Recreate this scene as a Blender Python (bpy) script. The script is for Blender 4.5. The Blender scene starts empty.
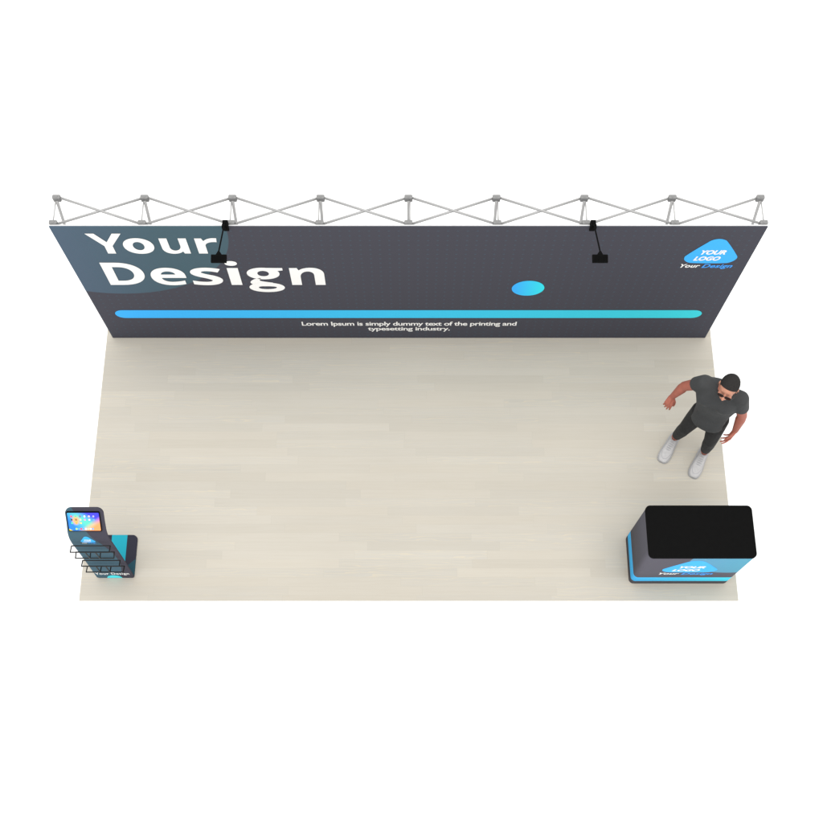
import bpy, bmesh, math, random
from mathutils import Vector, Matrix
random.seed(7)
S = bpy.context.scene
COL = S.collection
PI = math.pi

# ------------------------------------------------------------------ helpers
def lin(c):
    out = []
    for v in c[:3]:
        v = v / 255.0
        out.append(v / 12.92 if v <= 0.04045 else ((v + 0.055) / 1.055) ** 2.4)
    return (out[0], out[1], out[2], 1.0)

def thing(name, label, cat, loc=(0, 0, 0), group=None):
    o = bpy.data.objects.new(name, None); COL.objects.link(o)
    o.location = loc; o.empty_display_size = 0.1
    o['label'] = label; o['category'] = cat
    if group: o['group'] = group
    return o

def world_base(p):
    v = Vector((0, 0, 0))
    while p is not None:
        v += p.location; p = p.parent
    return v

def obj(name, src, mat, parent=None, smooth=False, label=None):
    """src: bmesh or mesh in WORLD coordinates; verts are made local to the parent's base."""
    if isinstance(src, bmesh.types.BMesh):
        me = bpy.data.meshes.new(name); src.to_mesh(me); src.free()
    else:
        me = src; me.name = name
    b = world_base(parent)
    if b.length > 0: me.transform(Matrix.Translation(-b))
    for p in me.polygons: p.use_smooth = smooth
    me.materials.clear(); me.materials.append(mat)
    o = bpy.data.objects.new(name, me); COL.objects.link(o)
    if parent is not None: o.parent = parent
    if label: o['label'] = label
    return o

def NB(): return bmesh.new()

def box(bm, lo, hi, bevel=0.0, seg=2, M=None):
    r = bmesh.ops.create_cube(bm, size=1.0)
    vs = r['verts']
    c = [(a + b) / 2 for a, b in zip(lo, hi)]; s = [b - a for a, b in zip(lo, hi)]
    for v in vs: v.co = Vector((c[0] + v.co.x * s[0], c[1] + v.co.y * s[1], c[2] + v.co.z * s[2]))
    if bevel:
        es = list({e for v in vs for e in v.link_edges})
        rr = bmesh.ops.bevel(bm, geom=es, offset=bevel, segments=seg, affect='EDGES', profile=0.5)
        vs = list({v for f in rr['faces'] for v in f.verts} | {v for v in vs if v.is_valid})
    if M is not None:
        for v in vs: v.co = M @ v.co
    return vs

def frame_of(d):
    d = d.normalized()
    a = Vector((0, 0, 1)) if abs(d.z) < 0.9 else Vector((1, 0, 0))
    u = d.cross(a).normalized(); w = d.cross(u).normalized()
    return u, w

def ring_loft(bm, rings, cap=True):
    vr = [[bm.verts.new(p) for p in r] for r in rings]
    n = len(vr[0])
    for a, b in zip(vr, vr[1:]):
        for i in range(n):
            bm.faces.new((a[i], a[(i + 1) % n], b[(i + 1) % n], b[i]))
    if cap:
        bm.faces.new(list(reversed(vr[0]))); bm.faces.new(vr[-1])
    return vr

def cone(bm, p0, p1, r0, r1, n=16, round0=True, round1=True):
    """tapered capsule, ends round or flat"""
    p0 = Vector(p0); p1 = Vector(p1); d = (p1 - p0).normalized(); u, w = frame_of(d)
    st = []
    if round0:
        for k in range(1, 5):
            a = PI / 2 * (1 - k / 5.0); st.append((p0 - d * r0 * math.sin(a), r0 * math.cos(a)))
    st.append((p0, r0)); st.append((p1, r1))
    if round1:
        for k in range(1, 5):
            a = PI / 2 * k / 5.0; st.append((p1 + d * r1 * math.sin(a), r1 * math.cos(a)))
    ring_loft(bm, [[c + (u * math.cos(2 * PI * i / n) + w * math.sin(2 * PI * i / n)) * r for i in range(n)] for c, r in st])

def tube(bm, pts, r, n=8, closed=False):
    pts = [Vector(p) for p in pts]
    if closed: pts = pts + [pts[0]]
    for a, b in zip(pts, pts[1:]): cone(bm, a, b, r, r, n)

def fixn(bm): bmesh.ops.recalc_face_normals(bm, faces=bm.faces[:])

def ellipsoid(bm, c, r, M=None, u=20, v=14):
    q = bmesh.ops.create_uvsphere(bm, u_segments=u, v_segments=v, radius=1.0)
    for x in q['verts']:
        x.co = Vector((x.co.x * r[0], x.co.y * r[1], x.co.z * r[2]))
        if M is not None: x.co = M @ x.co
        x.co += Vector(c)
    return q['verts']

def apply_mods(bm, mods):
    me = bpy.data.meshes.new('tmp'); bm.to_mesh(me); bm.free()
    o = bpy.data.objects.new('tmp', me); COL.objects.link(o)
    for t, kw in mods:
        m = o.modifiers.new(t, t)
        for k, v in kw.items(): setattr(m, k, v)
    dg = bpy.context.evaluated_depsgraph_get(); dg.update()
    out = bpy.data.meshes.new_from_object(o.evaluated_get(dg))
    bpy.data.objects.remove(o); bpy.data.meshes.remove(me)
    return out

def rounded_rect(x0, x1, y0, y1, r, n=8, rs=None):
    rs = rs or (r, r, r, r)   # bl, br, tr, tl
    P = []
    for (cx, cy, sx, sy, a0, rr) in ((x0, y0, 1, 1, PI, rs[0]), (x1, y0, -1, 1, 1.5 * PI, rs[1]), (x1, y1, -1, -1, 0, rs[2]), (x0, y1, 1, -1, PI / 2, rs[3])):
        if rr <= 0: P.append((cx, cy)); continue
        ccx, ccy = cx + sx * rr, cy + sy * rr
        for i in range(n + 1):
            a = a0 + PI / 2 * i / n; P.append((ccx + rr * math.cos(a), ccy + rr * math.sin(a)))
    return P

def prism(bm, pts, z0, z1, bevel=0.0):
    n = len(pts)
    if bevel:
        cx = sum(p[0] for p in pts) / n; cy = sum(p[1] for p in pts) / n
        def ins(k):
            out = []
            for i in range(n):
                a = Vector(pts[i - 1]); b = Vector(pts[i]); c = Vector(pts[(i + 1) % n])
                d = (c - a); nn = Vector((-d.y, d.x)).normalized()
                out.append(b + nn * k)
            return out
        R = [[(p[0], p[1], z) for p in ins(k)] for k, z in ((0, z0), (0, z1 - bevel), (bevel * .3, z1 - bevel * .3), (bevel, z1))]
    else:
        R = [[(p[0], p[1], z) for p in pts] for z in (z0, z1)]
    ring_loft(bm, R); fixn(bm)

# 2D filled outlines (holes allowed) turned into a mesh through a curve
def fill2d(polys, place, z=0.0):
    cu = bpy.data.curves.new('tmp', 'CURVE'); cu.dimensions = '2D'; cu.fill_mode = 'BOTH'
    for P in polys:
        sp = cu.splines.new('POLY'); sp.points.add(len(P) - 1); sp.use_cyclic_u = True
        for q, (x, y) in zip(sp.points, P): q.co = (x, y, 0, 1)
    o = bpy.data.objects.new('tmp', cu); COL.objects.link(o)
    dg = bpy.context.evaluated_depsgraph_get(); dg.update()
    me = bpy.data.meshes.new_from_object(o.evaluated_get(dg))
    bpy.data.objects.remove(o); bpy.data.curves.remove(cu)
    for v in me.vertices: v.co = place(v.co.x, v.co.y)
    return me

def text_mesh(body, x0, x1, z0, z1, place, shear=0.0, offset=0.0, spacing=1.0, wx=1.0):
    """built-in typeface, fitted so its bounding box fills the given rectangle"""
    cu = bpy.data.curves.new('tmp', 'FONT'); cu.body = body; cu.size = 1.0
    cu.shear = shear; cu.offset = offset; cu.space_character = spacing; cu.fill_mode = 'BOTH'; cu.resolution_u = 6
    o = bpy.data.objects.new('tmp', cu); COL.objects.link(o)
    dg = bpy.context.evaluated_depsgraph_get(); dg.update()
    me = bpy.data.meshes.new_from_object(o.evaluated_get(dg))
    bpy.data.objects.remove(o); bpy.data.curves.remove(cu)
    xs = [v.co.x for v in me.vertices]; ys = [v.co.y for v in me.vertices]
    a, b, c, d = min(xs), max(xs), min(ys), max(ys)
    for v in me.vertices:
        v.co = place(x0 + (v.co.x - a) / (b - a) * (x1 - x0), z0 + (v.co.y - c) / (d - c) * (z1 - z0))
    return me

def join(meshes):
    bm = NB()
    for m in meshes:
        bm.from_mesh(m); bpy.data.meshes.remove(m)
    return bm

# ------------------------------------------------------------------ materials
def new_mat(name):
    m = bpy.data.materials.new(name); m.use_nodes = True
    nt = m.node_tree; b = nt.nodes['Principled BSDF']
    return m, nt, b

class G:
    """tiny node-graph writer"""
    def __init__(s, nt): s.nt = nt
    def n(s, t, **kw):
        q = s.nt.nodes.new(t)
        for k, v in kw.items(): setattr(q, k, v)
        return q
    def link(s, a, b): s.nt.links.new(a, b)
    def put(s, sock, v):
        if isinstance(v, bpy.types.NodeSocket): s.nt.links.new(v, sock)
        else: sock.default_value = v
    def m(s, op, a, b=0.0, c=0.0, clamp=False):
        q = s.n('ShaderNodeMath', operation=op); q.use_clamp = clamp
        s.put(q.inputs[0], a); s.put(q.inputs[1], b); s.put(q.inputs[2], c)
        return q.outputs[0]
    def pos(s):
        q = s.n('ShaderNodeNewGeometry'); x = s.n('ShaderNodeSeparateXYZ'); s.link(q.outputs['Position'], x.inputs[0])
        return q.outputs['Position'], x.outputs[0], x.outputs[1], x.outputs[2]
    def mix(s, f, a, b, mode='MIX'):
        q = s.n('ShaderNodeMix', data_type='RGBA', blend_type=mode)
        s.put(q.inputs[0], f); s.put(q.inputs[6], a); s.put(q.inputs[7], b)
        return q.outputs[2]
    def map(s, v, a, b, c=0.0, d=1.0):
        q = s.n('ShaderNodeMapRange'); s.put(q.inputs[0], v)
        for i, k in enumerate((a, b, c, d)): q.inputs[i + 1].default_value = k
        return q.outputs[0]
    def noise(s, vec, scale, detail=3.0, rough=0.5, stretch=None):
        if stretch:
            mp = s.n('ShaderNodeMapping'); s.link(vec, mp.inputs[0]); mp.inputs['Scale'].default_value = stretch; vec = mp.outputs[0]
        q = s.n('ShaderNodeTexNoise'); s.link(vec, q.inputs['Vector'])
        q.inputs['Scale'].default_value = scale; q.inputs['Detail'].default_value = detail; q.inputs['Roughness'].default_value = rough
        return q.outputs[0]
    def circle(s, x, z, cx, cz, r, soft=0.004):
        dx = s.m('SUBTRACT', x, cx); dz = s.m('SUBTRACT', z, cz)
        d = s.m('SQRT', s.m('ADD', s.m('MULTIPLY', dx, dx), s.m('MULTIPLY', dz, dz)))
        return s.map(d, r + soft, r - soft)

def plain(name, rgb, rough=0.5, metal=0.0, spec=0.5, var=0.06, scale=30.0, bump=0.0, linear=False):
    m, nt, b = new_mat(name); g = G(nt)
    P, x, y, z = g.pos()
    c = rgb if linear else lin(rgb)
    c = tuple(c[:3]) + (1.0,)
    nz = g.noise(P, scale, 4.0)
    f = g.map(nz, 0.3, 0.7, 1 - var, 1 + var)
    vm = g.n('ShaderNodeVectorMath', operation='SCALE'); vm.inputs[0].default_value = c[:3]; g.link(f, vm.inputs['Scale'])
    g.link(vm.outputs[0], b.inputs['Base Color'])
    b.inputs['Roughness'].default_value = rough; b.inputs['Metallic'].default_value = metal
    b.inputs['Specular IOR Level'].default_value = spec
    if bump:
        bp = g.n('ShaderNodeBump'); bp.inputs['Strength'].default_value = bump; bp.inputs['Distance'].default_value = 0.002
        g.link(nz, bp.inputs['Height']); g.link(bp.outputs[0], b.inputs['Normal'])
    return m

KE = 0.70   # printed vertical faces: display value -> base colour scale is tuned here
def pr(c, k=1.0):
    l = lin(c); return (l[0] * k, l[1] * k, l[2] * k, 1.0)

M_ground = plain('white_ground', (0.93, 0.93, 0.93, 1), 0.9, spec=0.0, var=0.002, linear=True)
M_alu = plain('grey_aluminium', (0.35, 0.35, 0.35, 1), 0.55, metal=0.0, linear=True, var=0.04)
M_hub = plain('grey_hub_plastic', (0.21, 0.21, 0.21, 1), 0.6, linear=True, var=0.04)
M_thin = plain('light_magnetic_bar', (0.40, 0.40, 0.40, 1), 0.5, linear=True)
M_rail = plain('white_edge_rail', (0.62, 0.62, 0.63, 1), 0.6, linear=True)
M_white = plain('white_print', (0.93, 0.925, 0.91, 1), 0.7, spec=0.2, linear=True, var=0.01)
M_black = plain('matt_black_metal', (0.0055, 0.0055, 0.0055, 1), 0.8, linear=True, spec=0.03, var=0.1)
M_ctop = plain('black_counter_top', (0.0055, 0.0055, 0.0055, 1), 0.8, linear=True, spec=0.02, var=0.06)
M_wire = plain('black_wire', (0.006, 0.006, 0.006, 1), 0.5, linear=True, spec=0.3)
M_lens = plain('lamp_glass', (0.5, 0.5, 0.5, 1), 0.3, linear=True)

def mat_floor():
    m, nt, b = new_mat('pale_wood_planks'); g = G(nt)
    P, x, y, z = g.pos()
    RH, PL = 0.0855, 1.25
    row = g.m('FLOOR', g.m('DIVIDE', g.m('ADD', y, 50.0), RH))
    wn = g.n('ShaderNodeTexWhiteNoise', noise_dimensions='1D'); g.link(row, wn.inputs['W'])
    xs = g.m('ADD', g.m('DIVIDE', x, PL), g.m('MULTIPLY', wn.outputs['Value'], 7.3))
    pl = g.m('FLOOR', xs)
    cb = g.n('ShaderNodeCombineXYZ'); g.link(pl, cb.inputs[0]); g.link(row, cb.inputs[1])
    w2 = g.n('ShaderNodeTexWhiteNoise', noise_dimensions='3D'); g.link(cb.outputs[0], w2.inputs['Vector'])
    rnd = w2.outputs['Value']
    # grain: coordinates shifted per plank
    sh = g.n('ShaderNodeVectorMath', operation='MULTIPLY_ADD')
    g.link(w2.outputs['Color'], sh.inputs[0]); sh.inputs[1].default_value = (13, 9, 5); g.link(P, sh.inputs[2])
    V = sh.outputs[0]
    gr = g.noise(V, 1.0, 6.0, 0.62, stretch=(2.2, 60.0, 1.0))
    fine = g.noise(V, 1.0, 4.0, 0.6, stretch=(9.0, 230.0, 1.0))
    # cathedral figure
    wv = g.n('ShaderNodeTexWave', wave_type='BANDS', bands_direction='Y', wave_profile='SAW')
    mp = g.n('ShaderNodeMapping'); g.link(V, mp.inputs[0]); mp.inputs['Scale'].default_value = (1.0, 9.0, 1.0); g.link(mp.outputs[0], wv.inputs[0])
    wv.inputs['Scale'].default_value = 1.6; wv.inputs['Distortion'].default_value = 11.0; wv.inputs['Detail'].default_value = 2.0; wv.inputs['Detail Scale'].default_value = 1.4
    A = (0.475, 0.444, 0.384, 1); B = (0.462, 0.442, 0.397, 1); D = (0.42, 0.38, 0.315, 1)
    c = g.mix(rnd, A, B)
    c = g.mix(g.map(gr, 0.42, 0.75, 0.0, 0.32), c, D)
    c = g.mix(g.m('MULTIPLY', g.map(wv.outputs[1] if len(wv.outputs) > 1 else wv.outputs[0], 0.66, 1.0, 0.0, 0.42), g.map(w2.outputs['Value'], 0.45, 0.8)), c, (0.60, 0.52, 0.37, 1))
    c = g.mix(g.map(fine, 0.3, 0.8, 0.0, 0.11), c, (0.38, 0.33, 0.27, 1))
    sep = g.n('ShaderNodeSeparateXYZ'); g.link(w2.outputs['Color'], sep.inputs[0])
    tone = g.map(sep.outputs[1], 0.0, 1.0, 0.955, 1.025)
    # gaps
    fy = g.m('FRACT', g.m('DIVIDE', g.m('ADD', y, 50.0), RH)); fx = g.m('FRACT', xs)
    ey = g.map(g.m('ABSOLUTE', g.m('SUBTRACT', fy, 0.5)), 0.485, 0.5, 0, 1)
    ex = g.map(g.m('ABSOLUTE', g.m('SUBTRACT', fx, 0.5)), 0.4985, 0.5, 0, 1)
    gap = g.m('MAXIMUM', ey, ex)
    tone = g.m('MULTIPLY', tone, g.map(gap, 0, 1, 1.0, 0.90))
    big = g.noise(P, 0.9, 2.0)
    tone = g.m('MULTIPLY', tone, g.map(big, 0.3, 0.7, 0.985, 1.015))
    vm = g.n('ShaderNodeVectorMath', operation='SCALE'); g.link(c, vm.inputs[0]); g.link(tone, vm.inputs['Scale'])
    g.link(vm.outputs[0], b.inputs['Base Color'])
    b.inputs['Roughness'].default_value = 0.6; b.inputs['Specular IOR Level'].default_value = 0.12
    bp = g.n('ShaderNodeBump'); bp.inputs['Strength'].default_value = 0.15; bp.inputs['Distance'].default_value = 0.001
    g.link(gr, bp.inputs['Height']); g.link(bp.outputs[0], b.inputs['Normal'])
    return m
M_floor = mat_floor()

DARK = (0.062, 0.062, 0.080, 1)
def mat_wall():
    m, nt, b = new_mat('printed_wall_fabric'); g = G(nt)
    P, x, y, z = g.pos()
    ins = g.circle(x, z, -2.654, 2.109, 1.127)
    grad = g.map(x, -3.0, -2.1)
    circ = g.mix(grad, (0.078, 0.118, 0.170, 1), (0.062, 0.112, 0.140, 1))
    c = g.mix(ins, DARK, circ)
    sp = 0.081
    fx = g.m('SUBTRACT', g.m('FRACT', g.m('DIVIDE', g.m('ADD', x, 39.963), 0.083)), 0.5)
    fz = g.m('SUBTRACT', g.m('FRACT', g.m('DIVIDE', g.m('ADD', z, 40.047), 0.0795)), 0.5)
    d = g.m('SQRT', g.m('ADD', g.m('MULTIPLY', fx, fx), g.m('MULTIPLY', fz, fz)))
    dots = g.map(d, 0.16, 0.08, 0.0, 0.28)
    c = g.mix(dots, c, (0.055, 0.125, 0.17, 1))
    wv = g.noise(P, 900.0, 2.0)
    c = g.mix(g.map(wv, 0.3, 0.7, 0.0, 0.05), c, (0.14, 0.14, 0.15, 1))
    g.link(c, b.inputs['Base Color'])
    b.inputs['Roughness'].default_value = 0.85; b.inputs['Specular IOR Level'].default_value = 0.15
    # very slight stretch ripples of the cloth
    rp = g.noise(P, 1.0, 2.0, stretch=(3.0, 1.0, 1.2))
    bp = g.n('ShaderNodeBump'); bp.inputs['Strength'].default_value = 0.25; bp.inputs['Distance'].default_value = 0.02
    g.link(rp, bp.inputs['Height']); g.link(bp.outputs[0], b.inputs['Normal'])
    return m
M_wall = mat_wall()

def mat_grad(name, axis, a, bb, ca, cb_, rough=0.7, diag=0.0):
    m, nt, b = new_mat(name); g = G(nt)
    P, x, y, z = g.pos()
    v = {'x': x, 'y': y, 'z': z}[axis]
    if diag: v = g.m('ADD', v, g.m('MULTIPLY', z, diag))
    g.link(g.mix(g.map(v, a, bb), ca, cb_), b.inputs['Base Color'])
    b.inputs['Roughness'].default_value = rough; b.inputs['Specular IOR Level'].default_value = 0.2
    return m
BLUE = (0.055, 0.47, 1.0, 1); CYAN = (0.045, 0.72, 0.86, 1)
M_stripe = mat_grad('stripe_gradient', 'x', -2.6, 2.8, (0.045, 0.46, 1.0, 1), (0.045, 0.70, 0.80, 1))
M_dot = mat_grad('dot_gradient', 'x', 0.98, 1.25, (0.045, 0.45, 1.0, 1), (0.035, 0.78, 0.88, 1))
M_logo = plain('logo_blue_print', (0.05, 0.46, 1.0, 1), 0.7, spec=0.2, linear=True, var=0.01)
M_word = plain('blue_word_print', (0.06, 0.36, 0.95, 1), 0.7, spec=0.2, linear=True, var=0.01)

def mat_counter():
    m, nt, b = new_mat('printed_counter_wrap'); g = G(nt)
    P, x, y, z = g.pos()
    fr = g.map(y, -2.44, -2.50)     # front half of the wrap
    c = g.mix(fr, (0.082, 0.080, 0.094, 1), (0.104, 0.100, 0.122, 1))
    q = g.circle(x, z, 2.86, 0.87, 0.43, 0.003)
    teal = g.mix(g.map(x, 2.4, 3.0), (0.120, 0.30, 0.47, 1), (0.105, 0.34, 0.46, 1))
    c = g.mix(g.m('MULTIPLY', q, fr), c, teal)
    up = g.map(z, 0.253, 0.249); lo = g.map(z, 0.101, 0.105)
    band = g.mix(g.map(x, 2.05, 2.9), (0.07, 0.52, 1.0, 1), (0.08, 0.78, 1.0, 1))
    c = g.mix(g.m('MULTIPLY', up, lo), c, band)
    g.link(c, b.inputs['Base Color'])
    b.inputs['Roughness'].default_value = 0.75; b.inputs['Specular IOR Level'].default_value = 0.08
    return m
M_counter = mat_counter()

def mat_kpanel():
    m, nt, b = new_mat('printed_kiosk_panel'); g = G(nt)
    P, x, y, z = g.pos()
    q = g.circle(x, z, -4.01, 0.5, 1.40, 0.002)
    teal = g.mix(g.map(z, 0.2, 1.2), (0.062, 0.125, 0.168, 1), (0.054, 0.110, 0.145, 1))
    c = g.mix(q, (0.056, 0.053, 0.072, 1), teal)
    g.link(c, b.inputs['Base Color'])
    b.inputs['Roughness'].default_value = 0.75; b.inputs['Specular IOR Level'].default_value = 0.12
    return m
M_kpanel = mat_kpanel()

def mat_kbase():
    m, nt, b = new_mat('printed_kiosk_base'); g = G(nt)
    P, x, y, z = g.pos()
    st = g.m('MULTIPLY', g.map(x, -2.811, -2.808), g.map(x, -2.662, -2.665))
    c = g.mix(st, (0.033, 0.033, 0.048, 1), (0.022, 0.34, 0.44, 1))
    # teal corner below the line through (-2.561,-2.286) and (-2.641,-2.356)
    lv = g.m('SUBTRACT', g.m('SUBTRACT', y, -2.286), g.m('MULTIPLY', g.m('SUBTRACT', x, -2.561), 0.875))
    c = g.mix(g.map(lv, 0.001, -0.001), c, (0.022, 0.070, 0.095, 1))
    g.link(c, b.inputs['Base Color'])
    b.inputs['Roughness'].default_value = 0.8; b.inputs['Specular IOR Level'].default_value = 0.06
    return m
M_kbase = mat_kbase()

def mat_screen():
    m, nt, b = new_mat('tablet_screen'); g = G(nt)
    P, x, y, z = g.pos()
    u = g.map(x, -2.885, -2.612); v = g.map(z, 1.11, 1.245)
    base = g.mix(v, (0.03, 0.45, 0.55, 1), (0.05, 0.22, 0.75, 1))
    c = g.mix(g.map(g.m('ADD', g.m('MULTIPLY', u, 0.8), g.m('MULTIPLY', v, 0.35)), 0.25, 0.60), (0.03, 0.22, 0.85, 1), (0.11, 0.62, 0.48, 1))
    c = g.mix(g.map(g.m('ADD', u, v), 1.15, 1.60), c, (0.06, 0.06, 0.85, 1))
    c = g.mix(g.map(g.m('SUBTRACT', u, g.m('MULTIPLY', v, 0.9)), 0.25, 0.62), c, (0.95, 0.33, 0.12, 1))
    # soft warm glow behind the icons
    du = g.m('MULTIPLY', g.m('SUBTRACT', u, 0.27), 2.0); dv = g.m('SUBTRACT', v, 0.60)
    dd = g.m('SQRT', g.m('ADD', g.m('MULTIPLY', du, du), g.m('MULTIPLY', dv, dv)))
    c = g.mix(g.map(dd, 0.30, 0.12), c, (0.80, 0.42, 0.16, 1))
    c = g.mix(g.map(g.m('ADD', u, v), 0.20, 0.14), c, (0.75, 0.62, 0.03, 1))
    g.link(c, b.inputs['Base Color']); g.link(c, b.inputs['Emission Color'])
    b.inputs['Emission Strength'].default_value = 0.08
    b.inputs['Roughness'].default_value = 0.35; b.inputs['Specular IOR Level'].default_value = 0.2
    return m
M_screen = mat_screen()
def icon_mat(i, c):
    m, nt, b = new_mat('icon_colour_%d' % i)
    b.inputs['Base Color'].default_value = c; b.inputs['Emission Color'].default_value = c; b.inputs['Emission Strength'].default_value = 0.05
    b.inputs['Roughness'].default_value = 0.4
    return m

# ------------------------------------------------------------------ setting
bm = NB()
r = 400.0
vs = [bm.verts.new(p) for p in ((-r, -r, -0.0125), (r, -r, -0.0125), (r, r, -0.0125), (-r, r, -0.0125))]
bm.faces.new(vs)
gr = obj('ground', bm, M_ground); gr['kind'] = 'structure'
bm = NB()
box(bm, (-3.062, -2.683, -0.012), (3.062, 0.36, 0.0), 0.0015, 1)
fl = obj('floor', bm, M_floor); fl['kind'] = 'structure'

# ------------------------------------------------------------------ display wall
W = thing('display_wall', 'long dark printed pop-up wall with big white headline, on a grey lattice frame', 'display wall', (0, 0, 0))
HZ = 2.2
bm = NB(); box(bm, (-3.0, 0.0, 0.004), (3.0, 0.006, HZ)); obj('fabric_panel', bm, M_wall, W)
bm = NB(); box(bm, (-2.998, 0.0075, 0.006), (2.998, 0.019, HZ + 0.003), 0.002, 1); obj('edge_rail', bm, M_rail, W)

XI = [-2.97 + 0.7425 * i for i in range(9)]
YF, YB = 0.042, 0.287
ZL = [2.18, 1.45, 0.73, 0.05]
def hub_bm(bm, x, y, z):
    n = 8; R = 0.037
    P = [(x + a, y + b) for a, b in ((-.034, -.012), (-.028, -.019), (.028, -.019), (.034, -.012), (.034, .012), (.028, .019), (-.028, .019), (-.034, .012))]
    prism(bm, P, z - 0.028, z + 0.028, 0.003)
    cone(bm, (x, y, z + 0.026), (x, y, z + 0.031), 0.012, 0.012, 12, False, False)
for x in XI:
    for y in (YF, YB):
        bm = NB(); hub_bm(bm, x, y, ZL[0]); obj('hub', bm, M_hub, W)
def bar(bm, a, b, r=0.0108): cone(bm, a, b, r, r, 10, False, False)
for i in range(8):
    for k, (ya, yb) in enumerate(((YF, YB), (YB, YF))):
        bm = NB()
        dz = 0.005 if k else -0.005
        bar(bm, (XI[i] + 0.03, ya, ZL[0] + dz), (XI[i + 1] - 0.03, yb, ZL[0] + dz)); obj('cross_bar', bm, M_alu, W, True)
for i, x in enumerate(XI):
    bm = NB(); bar(bm, (x, YB - 0.02, ZL[0] - 0.01), (x, YF + 0.01, ZL[1] + 0.02), 0.0125); obj('brace_bar', bm, M_alu, W, True)
    bm = NB(); bar(bm, (x - 0.012 if x < 0 else x + 0.012, YB - 0.02, ZL[0] - 0.016), (x - 0.012 if x < 0 else x + 0.012, YF + 0.02, ZL[0] - 0.016), 0.006); obj('spacer_bar', bm, M_thin, W, True)
bm = NB()
for z in ZL[1:]:
    for x in XI:
        for y in (YF, YB): hub_bm(bm, x, y, z)
    for i in range(8):
        bar(bm, (XI[i], YF, z + .005), (XI[i + 1], YB, z + .005)); bar(bm, (XI[i], YB, z - .005), (XI[i + 1], YF, z - .005))
for k in range(1, 3):
    for x in XI:
        bar(bm, (x, YB, ZL[k]), (x, YF, ZL[k + 1]))
obj('lower_frame', bm, M_alu, W)

front = lambda x, z: Vector((x, -0.0025, z))
def plane_y(y): return lambda x, z: Vector((x, y, z))

# ---- headline letters, drawn as outlines (units: 2048 per em)
def path(tokens):
    P = []; cur = None
    for t in tokens:
        if len(t) == 2: P.append(t); cur = t
        else:
            cx, cy, ex, ey = t[:4]; K = t[4] if len(t) > 4 else 0.58
            p0 = cur; c0 = (p0[0] + K * (cx - p0[0]), p0[1] + K * (cy - p0[1])); c1 = (ex + K * (cx - ex), ey + K * (cy - ey))
            for i in range(1, 11):
                s = i / 10.0; a = (1 - s) ** 3; b_ = 3 * s * (1 - s) ** 2; c_ = 3 * s * s * (1 - s); d = s ** 3
                P.append((a * p0[0] + b_ * c0[0] + c_ * c1[0] + d * ex, a * p0[1] + b_ * c0[1] + c_ * c1[1] + d * ey))
            cur = (ex, ey)
    return P
def ell(cx, cy, rx, ry, K=0.58):
    return path([(cx - rx, cy), (cx - rx, cy + ry, cx, cy + ry, K), (cx + rx, cy + ry, cx + rx, cy, K), (cx + rx, cy - ry, cx, cy - ry, K), (cx - rx, cy - ry, cx - rx, cy, K)])[:-1]
GL = {
 'Y': (1331, [[[(0, 1462), (332, 1462), (666, 840), (1001, 1462), (1331, 1462), (819, 569), (819, 0), (512, 0), (512, 559)]]]),
 'o': (1270, [[ell(634, 560, 542, 580), ell(634, 560, 200, 300)]]),
 'u': (1346, [[path([(1190, 0), (956, 0), (915, 143), (899, 143), (800, -20, 543, -20), (154, -20, 154, 389), (154, 1118), (459, 1118), (459, 465), (459, 223, 635, 223), (885, 223, 885, 592), (885, 1118), (1190, 1118)])]]),
 'r': (930, [[path([(784, 1139), (850, 1139, 897, 1130), (874, 844), (832, 856, 784, 856), (465, 856, 465, 569), (465, 0), (160, 0), (160, 1118), (391, 1118), (436, 930), (451, 930), (560, 1139, 784, 1139)])]]),
 'D': (1516, [[path([(184, 0), (598, 0), (1401, 0, 1401, 745, 0.6), (1401, 1462, 641, 1462, 0.6), (184, 1462)]), path([(500, 285), (660, 285), (1078, 285, 1078, 737, 0.6), (1078, 1177, 670, 1177, 0.6), (500, 1177)])]]),
 'e': (1209, [[path([(1128, 618), (1128, 471), (396, 471), (400, 212, 670, 212), (870, 212, 1055, 303), (1055, 67), (890, -20, 656, -20), (92, -20, 92, 553, 0.6), (92, 1139, 620, 1139, 0.6), (1128, 1139, 1128, 618, 0.6)]),
               path([(412, 698), (832, 698), (826, 898, 627, 898), (428, 898, 412, 698)])]]),
 's': (1018, [[path([(937, 332), (937, -20, 478, -20, 0.6), (240, -20, 94, 45), (94, 299), (270, 207, 470, 207), (650, 207, 650, 308), (650, 380, 400, 492, 0.5), (100, 620, 100, 820, 0.6), (100, 1139, 548, 1139, 0.6), (770, 1139, 948, 1045), (856, 825), (690, 913, 540, 913), (398, 913, 398, 833), (398, 765, 640, 665, 0.5), (937, 540, 937, 332, 0.6)])]]),
 'i': (625, [[[(465, 0), (160, 0), (160, 1118), (465, 1118)]], [ell(313, 1415, 170, 150)]]),
 'g': (1139, [[ell(528, 757, 470, 382), ell(528, 757, 165, 175)],
               [[(600, 1128), (1108, 1118), (1108, 963), (900, 918), (760, 960)]],
               [ell(545, -170, 520, 322), path([(300, -178), (300, -290, 545, -290), (830, -290, 830, -165), (830, -95, 600, -92), (430, -92), (300, -95, 300, -178)])],
               [path([(440, 460), (330, 330, 390, 275, 0.4), (440, 210, 760, 150, 0.4), (500, -60), (150, 40), (95, 100, 95, 170), (100, 290, 250, 400)])]]),
 'n': (1346, [[path([(1192, 0), (887, 0), (887, 653), (887, 895, 711, 895), (465, 895, 465, 530), (465, 0), (160, 0), (160, 1118), (393, 1118), (434, 975), (451, 975), (560, 1139, 803, 1139), (1192, 1139, 1192, 729)])]]),
}
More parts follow.
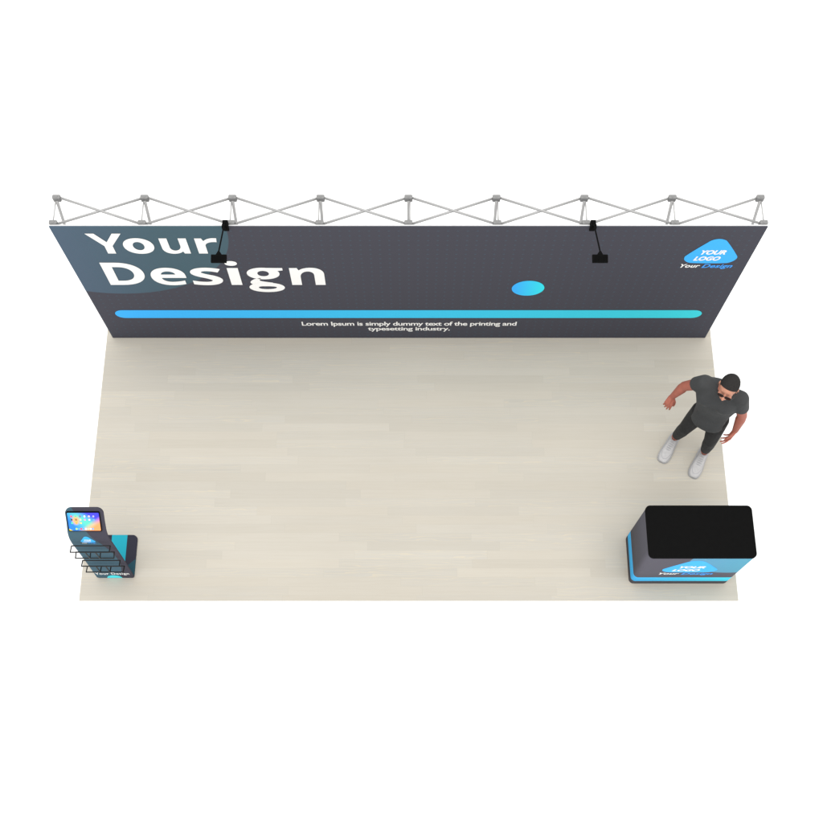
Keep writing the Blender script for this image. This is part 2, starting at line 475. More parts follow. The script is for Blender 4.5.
def headline(word, left_ink, right_ink, z0, cap, adj):
    ms = []; sc = cap / 1462.0
    pen = 0.0; lo = None; hi = None; pl = []
    for ch in word:
        adv, parts = GL[ch]
        k = -45 if (ch == 'o' and word[0] == 'Y') else 0
        pen += k
        xs = [p[0] for prt in parts for pp in prt for p in pp]
        if lo is None: lo = pen + min(xs)
        hi = pen + max(xs); pl.append((pen, parts)); pen += adv
    sx = (right_ink - left_ink) / (hi - lo)
    n = 0
    for (pen, parts), (dl, dr) in zip(pl, adj):
        xs = [p[0] for prt in parts for pp in prt for p in pp]
        a0 = left_ink + (pen + min(xs) - lo) * sx; a1 = left_ink + (pen + max(xs) - lo) * sx
        b0 = a0 + dl * 0.001; b1 = a1 + dr * 0.001
        for prt in parts:
            n += 1
            polys = [[(b0 + (p[0] - min(xs)) / (max(xs) - min(xs)) * (b1 - b0), z0 + p[1] * sc) for p in pp] for pp in prt]
            ms.append(fill2d(polys, plane_y(-0.0025 - 0.0003 * (n % 3))))
    return join(ms)
obj('headline_word', headline('Your', -2.742, -1.636, 1.749, 0.341, ((9, 8), (-28, -15), (-9, -15), (-17, 2))), M_white, W, label='big white word Your')
obj('headline_word', headline('Design', -2.738, -0.762, 1.162, 0.422, ((2, -15), (-26, -24), (-29, -8), (-15, -8), (-7, 4), (6, 0))), M_white, W, label='big white word Design')

def stadium(x0, x1, z0, z1, n=16):
    r = (z1 - z0) / 2; zc = (z0 + z1) / 2
    return [(x1 - r + r * math.cos(-PI / 2 + PI * i / n), zc + r * math.sin(-PI / 2 + PI * i / n)) for i in range(n + 1)] + \
           [(x0 + r + r * math.cos(PI / 2 + PI * i / n), zc + r * math.sin(PI / 2 + PI * i / n)) for i in range(n + 1)]
obj('stripe', fill2d([stadium(-2.842, 2.835, 0.468, 0.638)], front), M_stripe, W)
obj('round_dot', fill2d([[(1.103 + 0.150 * math.cos(2 * PI * i / 64), 1.093 + 0.148 * math.sin(2 * PI * i / 64)) for i in range(64)]], front), M_dot, W)
ms = [text_mesh('Lorem Ipsum is simply dummy text of the printing and', -1.056, 1.062, 0.268, 0.384, front, offset=0.018, spacing=0.94),
      text_mesh('typesetting industry.', -0.408, 0.408, 0.158, 0.268, plane_y(-0.0028), offset=0.018, spacing=0.94)]
obj('tagline', join(ms), M_white, W)

LOGO = [(2.42, 1.661), (2.432, 1.626), (2.467, 1.590), (2.529, 1.576), (2.804, 1.576), (2.856, 1.606), (2.881, 1.660), (2.873, 1.704), (2.723, 1.959), (2.69, 1.988), (2.646, 2.0), (2.603, 1.988), (2.573, 1.959), (2.423, 1.704)]
def catmull(P, n=8):
    out = []; N = len(P)
    for i in range(N):
        p0, p1, p2, p3 = [Vector(P[(i + k) % N]) for k in (-1, 0, 1, 2)]
        l = (p2 - p1).length
        t1 = (p2 - p0).normalized() * l; t2 = (p3 - p1).normalized() * l
        for j in range(n):
            s = j / n
            q = p1 * (2 * s**3 - 3 * s**2 + 1) + t1 * (s**3 - 2 * s**2 + s) + p2 * (-2 * s**3 + 3 * s**2) + t2 * (s**3 - s**2)
            out.append((q.x, q.y))
    return out
def logo(parent, place, mat_badge=M_logo, eps=0.001):
    """place(u, v, d): u right, v up in the wall-logo's own frame (metres, origin at its lower left), d proud of surface"""
    P = [(x - 2.416, z - 1.49) for x, z in LOGO]
    o = obj('logo_badge', fill2d([catmull(P)], lambda a, b: place(a, b, 0)), mat_badge, parent)
    ms = [text_mesh('YOUR', 0.128, 0.345, 0.240, 0.318, lambda a, b: place(a, b, eps), shear=0.30, offset=0.045, spacing=1.0),
          text_mesh('LOGO', 0.088, 0.322, 0.132, 0.208, lambda a, b: place(a, b, eps), shear=0.30, offset=0.045, spacing=1.0)]
    obj('logo_lettering', join(ms), M_white, o)
    obj('logo_word', text_mesh('Your', 0.0, 0.176, 0.002, 0.068, lambda a, b: place(a, b, 0), shear=0.30, offset=0.030, spacing=1.05), M_white, parent, label='white italic word Your')
    obj('logo_word', text_mesh('Design', 0.192, 0.465, -0.022, 0.068, lambda a, b: place(a, b, 0), shear=0.30, offset=0.028, spacing=1.05), M_word, parent, label='blue italic word Design')
logo(W, lambda a, b, d: Vector((2.416 + a, -0.0025 - d, 1.49 + b)))

# ------------------------------------------------------------------ floodlights
def floodlight(x, xh, label):
    t = thing('floodlight', label, 'light', (x, 0.0, 2.2), 'black clip-on floodlights over the wall')
    bm = NB(); box(bm, (x - 0.022, -0.018, 2.155), (x + 0.022, 0.03, 2.262), 0.004)
    box(bm, (x - 0.030 if xh < x else x - 0.004, -0.03, 2.19), (x + 0.004 if xh < x else x + 0.030, 0.01, 2.235), 0.003)
    cone(bm, (x, 0.005, 2.255), (x, 0.005, 2.272), 0.014, 0.011, 12, False, False)
    obj('clamp', bm, M_black, t)
    bm = NB(); tube(bm, [(x, -0.005, 2.262), (x + (xh - x) * .1, -0.05, 2.282), (xh, -0.285, 2.30)], 0.0065, 10); obj('arm', bm, M_black, t, True)
    Mx = Matrix.Translation((xh, -0.345, 2.285)) @ Matrix.Rotation(math.radians(14), 4, 'X')
    bm = NB(); box(bm, (-0.0635, -0.036, -0.022), (0.0635, 0.031, 0.008), 0.003, 2, Mx)
    for k in range(9): box(bm, (-0.050 + k * 0.0125 - 0.0012, -0.030, 0.0085), (-0.050 + k * 0.0125 + 0.0012, 0.022, 0.0145), 0, 1, Mx)
    obj('lamp_head', bm, M_black, t)
    bm = NB()
    vs = [bm.verts.new(Mx @ Vector(p)) for p in ((-0.024, 0.032, 0.004), (0.024, 0.032, 0.004), (0.007, 0.058, 0.010), (-0.007, 0.058, 0.010), (-0.024, 0.032, -0.004), (0.024, 0.032, -0.004), (0.007, 0.058, 0.002), (-0.007, 0.058, 0.002))]
    for f in ((0, 1, 2, 3), (7, 6, 5, 4), (0, 4, 5, 1), (1, 5, 6, 2), (2, 6, 7, 3), (3, 7, 4, 0)): bm.faces.new([vs[i] for i in f])
    fixn(bm); obj('bracket', bm, M_black, t)
    bm = NB(); box(bm, (-0.050, -0.028, -0.0255), (0.050, 0.022, -0.0225), 0, 1, Mx); obj('lens', bm, M_lens, t)
floodlight(-1.522, -1.548, 'black floodlight clipped over the headline, left of the two')
floodlight(1.535, 1.566, 'black floodlight clipped to the plain right half of the wall, near the blue logo')

# ------------------------------------------------------------------ counter
cx0, cx1, cy0, cy1, ch = 2.055, 2.974, -2.522, -2.060, 0.99
Cn = thing('promotional_counter', 'dark rounded promo counter with black top and bright cyan band near its foot', 'counter', (2.512, -2.294, 0))
bm = NB(); prism(bm, rounded_rect(cx0, cx1, cy0, cy1, 0.042, 10), 0.002, ch - 0.022); obj('body', bm, M_counter, Cn, True)
bm = NB(); prism(bm, rounded_rect(cx0 - 0.003, cx1 + 0.003, cy0 - 0.003, cy1 + 0.003, 0.045, 12), ch - 0.0218, ch, 0.003); obj('counter_top', bm, M_ctop, Cn)
logo(Cn, lambda a, b, d: Vector((2.252 + a * 1.05, cy0 - 0.0015 - d, 0.372 + b * 1.0)))
for o in (Cn.children[0],):
    me = o.data
    for p in me.polygons: p.use_smooth = abs(p.normal.z) < 0.5

# ------------------------------------------------------------------ literature kiosk
K = thing('literature_kiosk', 'leaning curved dark info stand with tablet screen, wire brochure racks and flat foot', 'kiosk', (-2.74, -2.27, 0))
bm = NB(); prism(bm, rounded_rect(-2.912, -2.566, -2.468, -2.058, 0.05, 10, (0.02, 0.02, 0.05, 0.05)), 0.001, 0.014, 0.003); obj('base_plate', bm, M_kbase, K)
prof = [(-2.469, 0.0), (-2.458, 0.10), (-2.434, 0.30), (-2.411, 0.50), (-2.391, 0.70), (-2.372, 0.90), (-2.360, 0.99), (-2.340, 1.055), (-2.310, 1.105), (-2.162, 1.267)]
def dense(P):
    out = []
    for i in range(len(P) - 1):
        p0 = Vector(P[max(i - 1, 0)]); p1 = Vector(P[i]); p2 = Vector(P[i + 1]); p3 = Vector(P[min(i + 2, len(P) - 1)])
        l = (p2 - p1).length
        if i == len(P) - 2: t1 = (p2 - p1); t2 = (p2 - p1)
        else:
            t1 = (p2 - p0).normalized() * l; t2 = (p3 - p1).normalized() * l
            if i == len(P) - 3: t2 = (p3 - p2).normalized() * l
        for j in range(8):
            s = j / 8; out.append(p1 * (2 * s**3 - 3 * s**2 + 1) + t1 * (s**3 - 2 * s**2 + s) + p2 * (-2 * s**3 + 3 * s**2) + t2 * (s**3 - s**2))
    out.append(Vector(P[-1])); return out
D = dense(prof)
# subdivide the straight head so the rounded top corners are smooth
S_ = [0.0]
for a, b in zip(D, D[1:]): S_.append(S_[-1] + (b - a).length)
TOT = S_[-1]
def at_s(s):
    s = max(0, min(TOT, s))
    for i in range(len(D) - 1):
        if s <= S_[i + 1] + 1e-9:
            f = (s - S_[i]) / (S_[i + 1] - S_[i]); p = D[i].lerp(D[i + 1], f); t = (D[i + 1] - D[i]).normalized(); return p, Vector((-t.y, t.x)) * -1 * -1, t
    return D[-1], Vector((-1, 0)), Vector((0, 1))
KX0, KX1 = -2.912, -2.565
svals = [TOT * i / 90 for i in range(91)] ; R_ = 0.055; svals = [s for s in svals if s < TOT - R_] + [TOT - R_ * (1 - math.sin(PI / 2 * i / 10)) for i in range(11)]
bm = NB(); rings = []
th_ = 0.016
for s in svals:
    p, nrm, t = at_s(s); nrm = Vector((-t.y, t.x))       # towards the viewer (-y) side
    k = 0.0
    if s > TOT - R_:
        q = (s - (TOT - R_)) / R_; k = R_ * (1 - math.sqrt(max(0.0, 1 - q * q)))
    if s < 0.02: k = 0.02 - math.sqrt(max(0, 0.02**2 - (0.02 - s)**2))
    nar = 0.014 * max(0.0, min(1.0, (s - 0.9) / 0.3))
    a, b = KX0 + k + nar, KX1 - k - nar * 0.7
    f = p; w = p - nrm * th_
    rings.append([Vector((a, f.x, f.y)), Vector((b, f.x, f.y)), Vector((b, w.x, w.y)), Vector((a, w.x, w.y))])
ring_loft(bm, rings); fixn(bm)
M_ = obj('curved_panel', bm, M_kpanel, K)
def onpanel(d0=0.0015):
    def f(x, s, d=0.0):
        p, nrm, t = at_s(s); nrm = Vector((-t.y, t.x)); q = p + nrm * (d0 + d); return Vector((x, q.x, q.y))
    return f
pp = onpanel()
# logo on the panel
def klogo(a, b, d): return pp(-2.822 + a * 0.27, 0.905 + b * 0.27, d * 0.5)
logo(K, klogo)
obj('lettering', text_mesh('Your Design', -2.905, -2.590, 0.078, 0.150, lambda a, b: pp(a, b), offset=0.014, spacing=1.08), M_white, K)
M_semi = plain('cyan_print', (0.06, 0.86, 0.95, 1), 0.6, linear=True, var=0.01)
obj('half_disc', fill2d([[(-2.746 + 0.070 * math.cos(PI * i / 24), 0.004 + 0.070 * math.sin(PI * i / 24)) for i in range(25)]], lambda a, b: pp(a, b)), M_semi, K)
# tablet on the straight head
sH = S_[8 * 8]           # where the straight head starts
Lh = TOT - sH
def slab(bm, x0, x1, s0, s1, d0, d1, r):
    pts = rounded_rect(x0, x1, s0, s1, r, 6)
    ring_loft(bm, [[pp(x, s, d) for x, s in pts] for d in (d0, d1)]); fixn(bm)
bm = NB(); slab(bm, -2.885, -2.604, sH - 0.006, sH + 0.188, -0.001, 0.010, 0.008); tb = obj('tablet', bm, M_black, K)
sc0, sc1 = sH + 0.002, sH + 0.178
bm = NB(); slab(bm, -2.878, -2.611, sc0, sc1, 0.0102, 0.0112, 0.006); sr = obj('screen', bm, M_screen, tb)
icons = []
pal = {'red': (.9, .08, .12, 1), 'green': (.1, .75, .3, 1), 'plum': (.25, .12, .3, 1), 'white': (.9, .9, .9, 1), 'grey': (.45, .45, .45, 1), 'black': (.05, .05, .05, 1), 'peach': (.9, .6, .45, 1), 'pink': (.85, .25, .85, 1), 'orange': (.95, .42, .05, 1), 'yellow': (.95, .75, .15, 1), 'blue': (.12, .4, .95, 1), 'lime': (.5, .85, .15, 1), 'brown': (.25, .14, .07, 1)}
grid = ['red', 'green', 'plum', 'white', 'peach', 'grey', 'black', 'brown', 'peach', 'pink', 'white', 'blue', 'green', 'orange', 'yellow']
IM = {k: icon_mat(i, v) for i, (k, v) in enumerate(pal.items())}
for i, k in enumerate(grid):
    cx = -2.846 + (i % 6) * 0.0375; cs = sc1 - 0.034 - (i // 6) * 0.033
    bm = NB(); slab(bm, cx - 0.0075, cx + 0.0075, cs - 0.0085, cs + 0.0085, 0.0116, 0.0122, 0.004); obj('app_icon', bm, IM[k], tb)
for i, k in enumerate(['lime', 'blue', 'red', 'blue', 'white', 'peach', 'white', 'blue']):
    cx = -2.815 + i * 0.0198; cs = sc0 + 0.018
    bm = NB(); slab(bm, cx - 0.0075, cx + 0.0075, cs - 0.009, cs + 0.009, 0.0116, 0.0122, 0.004); obj('app_icon', bm, IM[k], tb)
# four wire racks: (back y, back z, front y, front z)
RK = [(-2.397, 0.908, -2.458, 0.926), (-2.413, 0.756, -2.468, 0.756), (-2.434, 0.535, -2.490, 0.552), (-2.446, 0.370, -2.505, 0.388)]
for i, (yb, zb, yf, zf) in enumerate(RK):
    bm = NB(); x0, x1 = KX0 + 0.002, KX1 - 0.010; r = 0.0054
    tube(bm, [(x0, yb, zb), (x1, yb, zb), (x1, yf, zf), (x0, yf, zf)], r, 8, True)
    if i % 2 == 1:
        uy, uz = RK[i - 1][2:]
        for f in (0.38, 0.64):
            xx = x0 + (x1 - x0) * f
            tube(bm, [(xx, uy, uz), (xx, yf, zf), (xx, yb, zb)], r, 8)
    obj('wire_rack', bm, M_wire, K, True)
# clear pocket sheets behind the wires
# ------------------------------------------------------------------ person
OX, OY = 2.725, -1.178
LX, LY = 0.877, -0.480     # his left
FX, FY = -0.480, -0.877    # his front
def L(a, f, z): return Vector((OX + a * LX + f * FX, OY + a * LY + f * FY, z))
Mrot = Matrix(((LX, FX, 0), (LY, FY, 0), (0, 0, 1)))  # columns: left, front, up (mirrored basis is fine for symmetric solids)
def skin_mat(name, c):
    m, nt, b = new_mat(name); g = G(nt); P, x, y, z = g.pos()
    nz = g.noise(P, 22.0, 4.0)
    head = g.map(z, 1.45, 1.6)
    cc = g.mix(head, (0.40, 0.128, 0.088, 1), (0.56, 0.265, 0.175, 1))
    cc = g.mix(g.map(nz, 0.35, 0.7, 0.0, 0.25), cc, (0.27, 0.075, 0.05, 1))
    g.link(cc, b.inputs['Base Color'])
    b.inputs['Roughness'].default_value = 0.55; b.inputs['Subsurface Weight'].default_value = 0.08
    b.inputs['Subsurface Radius'].default_value = (0.01, 0.004, 0.002); b.inputs['Specular IOR Level'].default_value = 0.3
    return m
M_skin = skin_mat('skin', None)
M_hair = plain('short_black_hair', (0.026, 0.0245, 0.0235, 1), 0.9, linear=True, spec=0.1, var=0.35, scale=260.0, bump=0.8)
def cloth(name, c, sc, amp):
    m, nt, b = new_mat(name); g = G(nt); P, x, y, z = g.pos()
    a = g.noise(P, sc, 3.0); f = g.noise(P, 500.0, 2.0)
    cc = g.mix(g.map(a, 0.3, 0.7, 0.0, 1.0), tuple(k * 0.9 for k in c[:3]) + (1,), tuple(k * 1.1 for k in c[:3]) + (1,))
    g.link(cc, b.inputs['Base Color']); b.inputs['Roughness'].default_value = 0.85; b.inputs['Specular IOR Level'].default_value = 0.15
    b.inputs['Sheen Weight'].default_value = 0.05
    w = g.noise(P, 1.0, 3.0, 0.5, stretch=(9.0, 9.0, 4.0))
    bp = g.n('ShaderNodeBump'); bp.inputs['Strength'].default_value = amp; bp.inputs['Distance'].default_value = 0.03; g.link(w, bp.inputs['Height'])
    g.link(bp.outputs[0], b.inputs['Normal'])
    return m
M_shirt = cloth('grey_jersey', (0.047, 0.049, 0.0505), 8.0, 0.5)
M_pants = cloth('dark_trousers', (0.018, 0.018, 0.0185), 8.0, 0.5)
M_shoe = plain('white_leather', (0.46, 0.45, 0.45, 1), 0.6, linear=True, var=0.06, scale=40)
M_sole = plain('pale_rubber', (0.40, 0.40, 0.41, 1), 0.7, linear=True)
M_glass = plain('dark_lens', (0.03, 0.014, 0.009, 1), 0.15, linear=True, spec=0.6)
M_frame = plain('black_frame', (0.01, 0.01, 0.012, 1), 0.3, linear=True)

Pn = thing('person', 'man in grey t-shirt, dark trousers, white trainers and sunglasses standing behind the counter', 'person', (OX, OY, 0))
shR = L(-0.190, 0.000, 1.425); shL = L(0.138, -0.010, 1.425)
elR = Vector((2.450, -1.005, 1.15)); wrR = Vector((2.392, -1.010, 0.915))
elL = Vector((2.934, -1.285, 1.14)); wrL = Vector((2.936, -1.328, 0.885))

def loftz(bm, rings, n=28, e=2.3):
    R = []
    for (a, f, z, rx, ry) in rings:
        q = []
        for i in range(n):
            t = 2 * PI * i / n; c, s = math.cos(t), math.sin(t)
            q.append(L(a + rx * math.copysign(abs(c) ** (2 / e), c), f + ry * math.copysign(abs(s) ** (2 / e), s), z))
        R.append(q)
    ring_loft(bm, R)
def hand(bm, w, d, n, side, curl, spread=0.06):
    """w wrist, d hand direction, n palm normal, side thumb direction"""
    d = d.normalized(); n = (n - d * n.dot(d)).normalized(); s = side - d * side.dot(d) - n * side.dot(n); s.normalize()
    ln = [0.072, 0.080, 0.074, 0.058]
    for i in range(4):
        off = (1.5 - i) * 0.0205
        base = w + d * 0.012 + s * off * 0.55
        kn = w + d * (0.092 - 0.006 * abs(i - 1)) + s * off - n * 0.004
        cone(bm, base, kn, 0.0165, 0.0120, 12)
        dd = (d + s * (1.5 - i) * spread).normalized(); p = kn
        for k, fr in enumerate((0.45, 0.30, 0.25)):
            a = curl * (0.45 + 0.35 * k) * (1 + 0.12 * (i - 1.5)); dv = (dd * math.cos(a) + n * math.sin(a)).normalized()
            q = p + dv * ln[i] * fr * 1.12
            cone(bm, p, q, 0.0092 - 0.0008 * k, 0.0085 - 0.0008 * k, 10); p = q
    cone(bm, w, w + d * 0.07, 0.024, 0.020, 14)
    t0 = w + d * 0.022 + s * 0.020; t1 = t0 + (d * 0.75 + s * 0.6 + n * 0.35).normalized() * 0.042
    t2 = t1 + (d * 0.9 + s * 0.25 + n * 0.35).normalized() * 0.032; t3 = t2 + (d + n * 0.35).normalized() * 0.024
    cone(bm, t0, t1, 0.0165, 0.0125, 12); cone(bm, t1, t2, 0.0115, 0.010, 12); cone(bm, t2, t3, 0.010, 0.0085, 12)

# --- body: head, neck, torso core, arms, hands, legs down to the feet: one surface
bm = NB()
hc = L(-0.008, 0.052, 1.665)
RX = Matrix.Rotation(math.radians(0), 3, 'X')
def HL(a, f, z): # head-local -> world with a forward nod
    nod = math.radians(-5); f2 = f * math.cos(nod) + (z) * math.sin(nod); z2 = z * math.cos(nod) - f * math.sin(nod)
    return L(-0.010 + a, 0.063 + f2, 1.662 + z2)
def hell(bm, c, r):
    q = bmesh.ops.create_uvsphere(bm, u_segments=24, v_segments=16, radius=1.0)
    for v in q['verts']: v.co = HL(c[0] + v.co.x * r[0], c[1] + v.co.y * r[1], c[2] + v.co.z * r[2])
    return q['verts']
hell(bm, (0, -0.012, 0.025), (0.077, 0.095, 0.092))      # skull
hell(bm, (0, 0.018, -0.030), (0.062, 0.070, 0.085))      # face
hell(bm, (0, 0.045, -0.085), (0.036, 0.036, 0.030))      # chin
hell(bm, (0, 0.066, 0.022), (0.048, 0.016, 0.012))       # brow
cone(bm, HL(0, 0.080, 0.008), HL(0, 0.112, -0.032), 0.009, 0.012)   # nose
hell(bm, (0.012, 0.090, -0.034), (0.009, 0.011, 0.008)); hell(bm, (-0.012, 0.090, -0.034), (0.009, 0.011, 0.008))
hell(bm, (0, 0.078, -0.062), (0.025, 0.012, 0.006)); hell(bm, (0, 0.076, -0.072), (0.022, 0.012, 0.007))
for s in (-1, 1):
    hell(bm, (s * 0.080, -0.008, -0.006), (0.010, 0.019, 0.031)); hell(bm, (s * 0.036, 0.064, -0.034), (0.026, 0.024, 0.020))
cone(bm, L(-0.03, -0.015, 1.42), L(-0.012, 0.012, 1.60), 0.066, 0.056)
loftz(bm, [(0, .0, .92, .12, .09), (-.01, .0, 1.1, .12, .08), (-.02, 0, 1.3, .14, .09), (-.03, 0, 1.42, .13, .07), (-.03, -.01, 1.47, .08, .06)])
for sh, el, wr in ((shR, elR, wrR), (shL, elL, wrL)):
    cone(bm, sh, el, 0.058, 0.044); md = el.lerp(wr, 0.22)
    cone(bm, el, md, 0.042, 0.046); cone(bm, md, wr, 0.046, 0.0275)
    cone(bm, sh.lerp(el, .45), el, 0.050, 0.041)
hand(bm, wrR, Vector((-0.026, -0.045, -0.075)), Vector((0.30, 0.75, -0.4)), Vector((1.0, -0.1, 0)), 0.75, 0.04)
hand(bm, wrL, Vector((-0.034, -0.030, -0.070)), Vector((-1.0, 0.25, -0.1)), Vector((-0.3, -1.0, -0.1)), 0.75, 0.22)
aR = L(-0.160, 0.002, 0.09); aL = L(0.150, 0.002, 0.09)
kR = L(-0.128, 0.045, 0.50); kL = L(0.128, 0.050, 0.50)
hR = L(-0.085, 0.015, 0.92); hL = L(0.085, 0.015, 0.92)
for h, k, a in ((hR, kR, aR), (hL, kL, aL)):
    cone(bm, h, k, 0.075, 0.048); cone(bm, k, a, 0.045, 0.036)
    cone(bm, a, a + Vector((FX, FY, 0)) * 0.08 - Vector((0, 0, 0.055)), 0.034, 0.022)
body = apply_mods(bm, [('REMESH', dict(mode='VOXEL', voxel_size=0.0042, use_smooth_shade=True)), ('SMOOTH', dict(factor=0.5, iterations=3))])
body_o = obj('body', body, M_skin, Pn, True)

# --- t-shirt
bm = NB()
loftz(bm, [(0.0, .030, .862, .160, .132), (0.0, .030, .90, .158, .130), (-.004, .024, .98, .152, .122), (-.010, .012, 1.08, .158, .118), (-.018, .006, 1.18, .180, .122), (-.026, .002, 1.27, .200, .132), (-.030, -.002, 1.34, .205, .128), (-.030, -.006, 1.40, .195, .108), (-.030, -.012, 1.445, .150, .086), (-.030, -.014, 1.475, .092, .070), (-.028, -.008, 1.488, .076, .068)])
for sh, el in ((shR, elR), (shL, elL)):
    d = (el - sh)
    cone(bm, L(-0.03, -0.005, 1.41).lerp(sh, 0.35), sh, 0.070, 0.073)
    cone(bm, sh, sh + d * 0.25, 0.073, 0.070); cone(bm, sh + d * 0.2, sh + d * (0.46 if sh is shR else 0.56), 0.070, 0.067, 24, True, False)
for s in (-1, 1):   # chest and shoulder blades
    ellipsoid(bm, L(-0.03 + s * 0.085, 0.058, 1.315), (0.095, 0.085, 0.085))
shirt = apply_mods(bm, [('REMESH', dict(mode='VOXEL', voxel_size=0.0055, use_smooth_shade=True)), ('SMOOTH', dict(factor=0.5, iterations=40))])
so = obj('t_shirt', shirt, M_shirt, Pn, True)
# collar band and hems
def ringtube(bm, c, u, w, ru, rw, r, n=36):
    tube(bm, [c + u * ru * math.cos(2 * PI * i / n) + w * rw * math.sin(2 * PI * i / n) for i in range(n)], r, 8, True)
bm = NB()
ringtube(bm, L(-0.026, 0.000, 1.486), Vector((LX, LY, 0)), (Vector((FX, FY, 0)) + Vector((0, 0, -0.18))).normalized(), 0.074, 0.068, 0.0055)
obj('collar', bm, M_shirt, so, True)

# --- trousers
bm = NB()
loftz(bm, [(0, .018, .80, .140, .105), (0, .016, .86, .150, .118), (0, .014, .93, .148, .112), (0, .012, .97, .138, .102)])
for h, k, a in ((hR, kR, aR), (hL, kL, aL)):
    cone(bm, h, h.lerp(k, .5), 0.092, 0.080); cone(bm, h.lerp(k, .5), k, 0.080, 0.063); cone(bm, k, k.lerp(a, .35), 0.063, 0.060)
    cu = a.lerp(k, 0.21); cone(bm, k.lerp(a, .3), cu + Vector((FX, FY, 0)) * 0.0, 0.061, 0.047, 24, True, False)
pants = apply_mods(bm, [('REMESH', dict(mode='VOXEL', voxel_size=0.0055, use_smooth_shade=True)), ('SMOOTH', dict(factor=0.5, iterations=6))])
obj('trousers', pants, M_pants, Pn, True)

# --- hair: close-cropped cap with a clean hairline
bm = NB()
hell(bm, (0, -0.014, 0.030), (0.0815, 0.098, 0.0945))
bmesh.ops.subdivide_edges(bm, edges=bm.edges[:], cuts=1, use_grid_fill=True)
fwd = HL(0, 1, 0) - HL(0, 0, 0); upv = HL(0, 0, 1) - HL(0, 0, 0)
nrm = (upv * 0.80 - fwd * 0.60).normalized()
bmesh.ops.bisect_plane(bm, geom=bm.verts[:] + bm.edges[:] + bm.faces[:], plane_co=HL(0, 0.062, 0.067), plane_no=nrm, clear_inner=True)
hb = NB()   # back and sides, down to behind the ears and the sideburns
bm, hb = hb, bm
hell(bm, (0, -0.014, 0.030), (0.0808, 0.0974, 0.0940))
bmesh.ops.bisect_plane(bm, geom=bm.verts[:] + bm.edges[:] + bm.faces[:], plane_co=HL(0, 0.018, 0.0), plane_no=(-fwd * 0.93 + upv * 0.36).normalized(), clear_inner=True)
bmesh.ops.bisect_plane(bm, geom=bm.verts[:] + bm.edges[:] + bm.faces[:], plane_co=HL(0, 0.0, -0.020), plane_no=upv, clear_inner=True)
bm, hb = hb, bm
_t = bpy.data.meshes.new('tmp'); hb.to_mesh(_t); hb.free(); bm.from_mesh(_t); bpy.data.meshes.remove(_t)
obj('hair', bm, M_hair, Pn, True)

# --- sunglasses
bm = NB()
def lens_pts(s, d=0.0):
    return [HL(s * 0.034 + 0.027 * math.copysign(abs(math.cos(t)) ** .8, math.cos(t)), 0.103 + d - 0.10 * (abs(s * 0.034 + 0.027 * math.cos(t))) ** 1.3, 0.000 + 0.020 * math.copysign(abs(math.sin(t)) ** .8, math.sin(t))) for t in [2 * PI * i / 24 for i in range(24)]]
for s in (-1, 1):
    tube(bm, lens_pts(s), 0.0026, 6, True)
tube(bm, [HL(-0.010, 0.103, 0.004), HL(0, 0.106, 0.007), HL(0.010, 0.103, 0.004)], 0.0025)
for s in (-1, 1): tube(bm, [HL(s * 0.061, 0.098, 0.006), HL(s * 0.079, 0.060, 0.006), HL(s * 0.086, -0.01, 0.006)], 0.0028)
sg = obj('sunglasses', bm, M_frame, Pn, True)
for s in (-1, 1):
    bm = NB(); ring_loft(bm, [lens_pts(s, -0.0012), lens_pts(s, 0.0012)]); fixn(bm); obj('lens', bm, M_glass, sg)

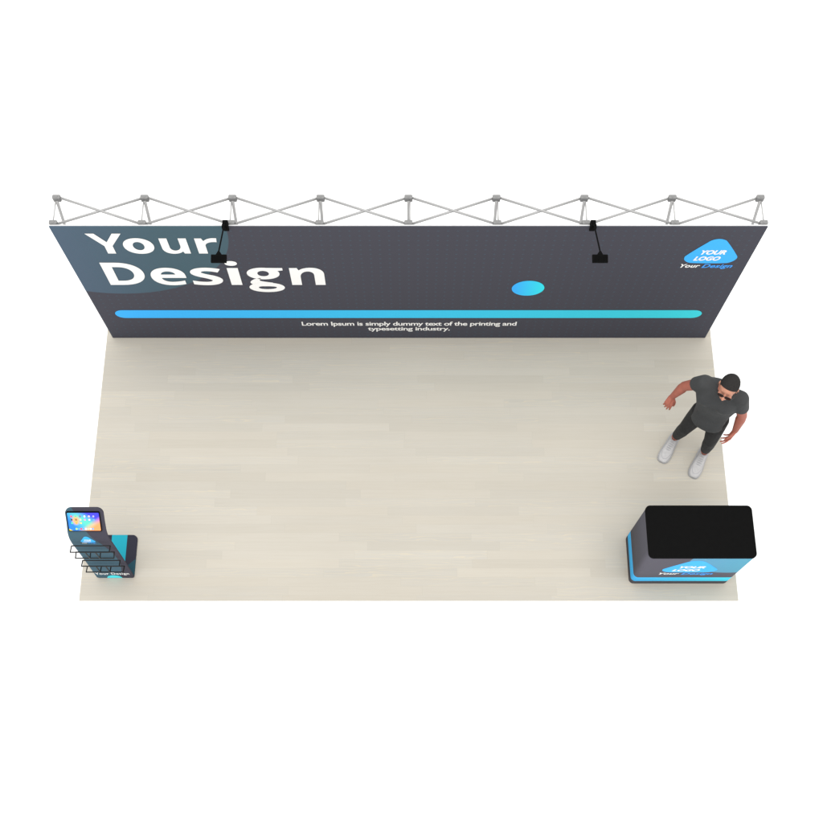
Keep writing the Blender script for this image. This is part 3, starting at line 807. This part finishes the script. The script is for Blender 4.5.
# --- trainers
def shoe(a, yaw):
    f = (Matrix.Rotation(yaw, 3, 'Z') @ Vector((FX, FY, 0))); l = (Matrix.Rotation(yaw, 3, 'Z') @ Vector((LX, LY, 0)))
    A = Vector((a.x, a.y, 0))
    st = [(-.072, .016, .062), (-.066, .032, .082), (-.045, .043, .098), (-.01, .047, .106), (.03, .048, .106), (.055, .048, .098), (.085, .050, .084), (.12, .054, .071), (.16, .058, .062), (.20, .057, .056), (.235, .050, .050), (.258, .036, .043), (.268, .018, .036)]
    bm = NB(); R = []
    for t, w, h in st:
        q = []
        for i in range(20):
            an = 2 * PI * i / 20; c, s = math.cos(an), math.sin(an)
            zz = 0.022 + (h - 0.022) * (0.5 + 0.5 * math.copysign(abs(s) ** 0.75, s)); wt = w * math.copysign(abs(c) ** 0.7, c) * (1 - 0.34 * max(0, (zz - 0.03) / 0.085))
            q.append(A + f * t + l * wt + Vector((0, 0, zz)))
        R.append(q)
    ring_loft(bm, R); fixn(bm)
    up = apply_mods(bm, [('SUBSURF', dict(levels=1, render_levels=1))])
    sh = obj('shoe', up, M_shoe, Pn, True)
    # sole
    out = [(t, w + 0.004) for t, w, h in st]
    poly = [(t, w) for t, w in out] + [(t, -w) for t, w in reversed(out)]
    bm = NB()
    ring_loft(bm, [[A + f * t + l * w + Vector((0, 0, z)) for t, w in poly] for z in (0.001, 0.026)]); fixn(bm); obj('sole', bm, M_sole, sh)
    # laces and toe stitching
    bm = NB()
    for k in range(5):
        t = 0.062 + k * 0.019; h = 0.106 - k * 0.0074; w = 0.021 + 0.0006 * k
        tube(bm, [A + f * t - l * w + Vector((0, 0, h - 0.012)), A + f * (t + .003) + Vector((0, 0, h - 0.003)), A + f * t + l * w + Vector((0, 0, h - 0.012))], 0.0034, 6)
    obj('laces', bm, M_sole, sh, True)
    bm = NB()
    P = []
    for i in range(21):
        an = -PI / 2 + PI * i / 20; P.append(A + f * (0.165 + 0.070 * math.cos(an)) + l * (0.041 * math.sin(an)) + Vector((0, 0, 0.0545 + 0.006 * (1 - math.cos(an)) - 0.004)))
    tube(bm, P, 0.0022, 6); obj('toe_seam', bm, M_sole, sh, True)
    bm = NB()
    ringtube(bm, A + f * 0.002 + Vector((0, 0, 0.106)), f, l, 0.048, 0.036, 0.006, 24); obj('collar', bm, M_sole, sh, True)
shoe(aR, math.radians(-2)); shoe(aL, math.radians(2))

# ------------------------------------------------------------------ light, world, camera
w = bpy.data.worlds.new('World'); S.world = w; w.use_nodes = True
bg = w.node_tree.nodes['Background']; bg.inputs[0].default_value = (1.0, 1.0, 1.0, 1); bg.inputs[1].default_value = 0.86
su = bpy.data.lights.new('soft_studio_light', 'SUN'); su.energy = 2.75; su.angle = math.radians(62); su.color = (1.0, 0.985, 0.955)
so_ = bpy.data.objects.new('soft_studio_light', su); COL.objects.link(so_); so_.rotation_euler = (math.radians(3), math.radians(-3), 0); so_.location = (0, 0, 6)

cam = bpy.data.cameras.new('camera'); cam.lens = 50.0; cam.sensor_width = 36.0; cam.clip_end = 2000; cam.clip_start = 0.05
co = bpy.data.objects.new('camera', cam); COL.objects.link(co)
co.location = (0.0259, -4.8898, 10.5292); co.rotation_euler = (0.37055, 0, 0)
S.camera = co
S.view_settings.view_transform = 'Standard'; S.view_settings.look = 'None'; S.view_settings.exposure = 0; S.view_settings.gamma = 1
S.render.engine = 'CYCLES'
S.cycles.max_bounces = 8; S.cycles.diffuse_bounces = 5
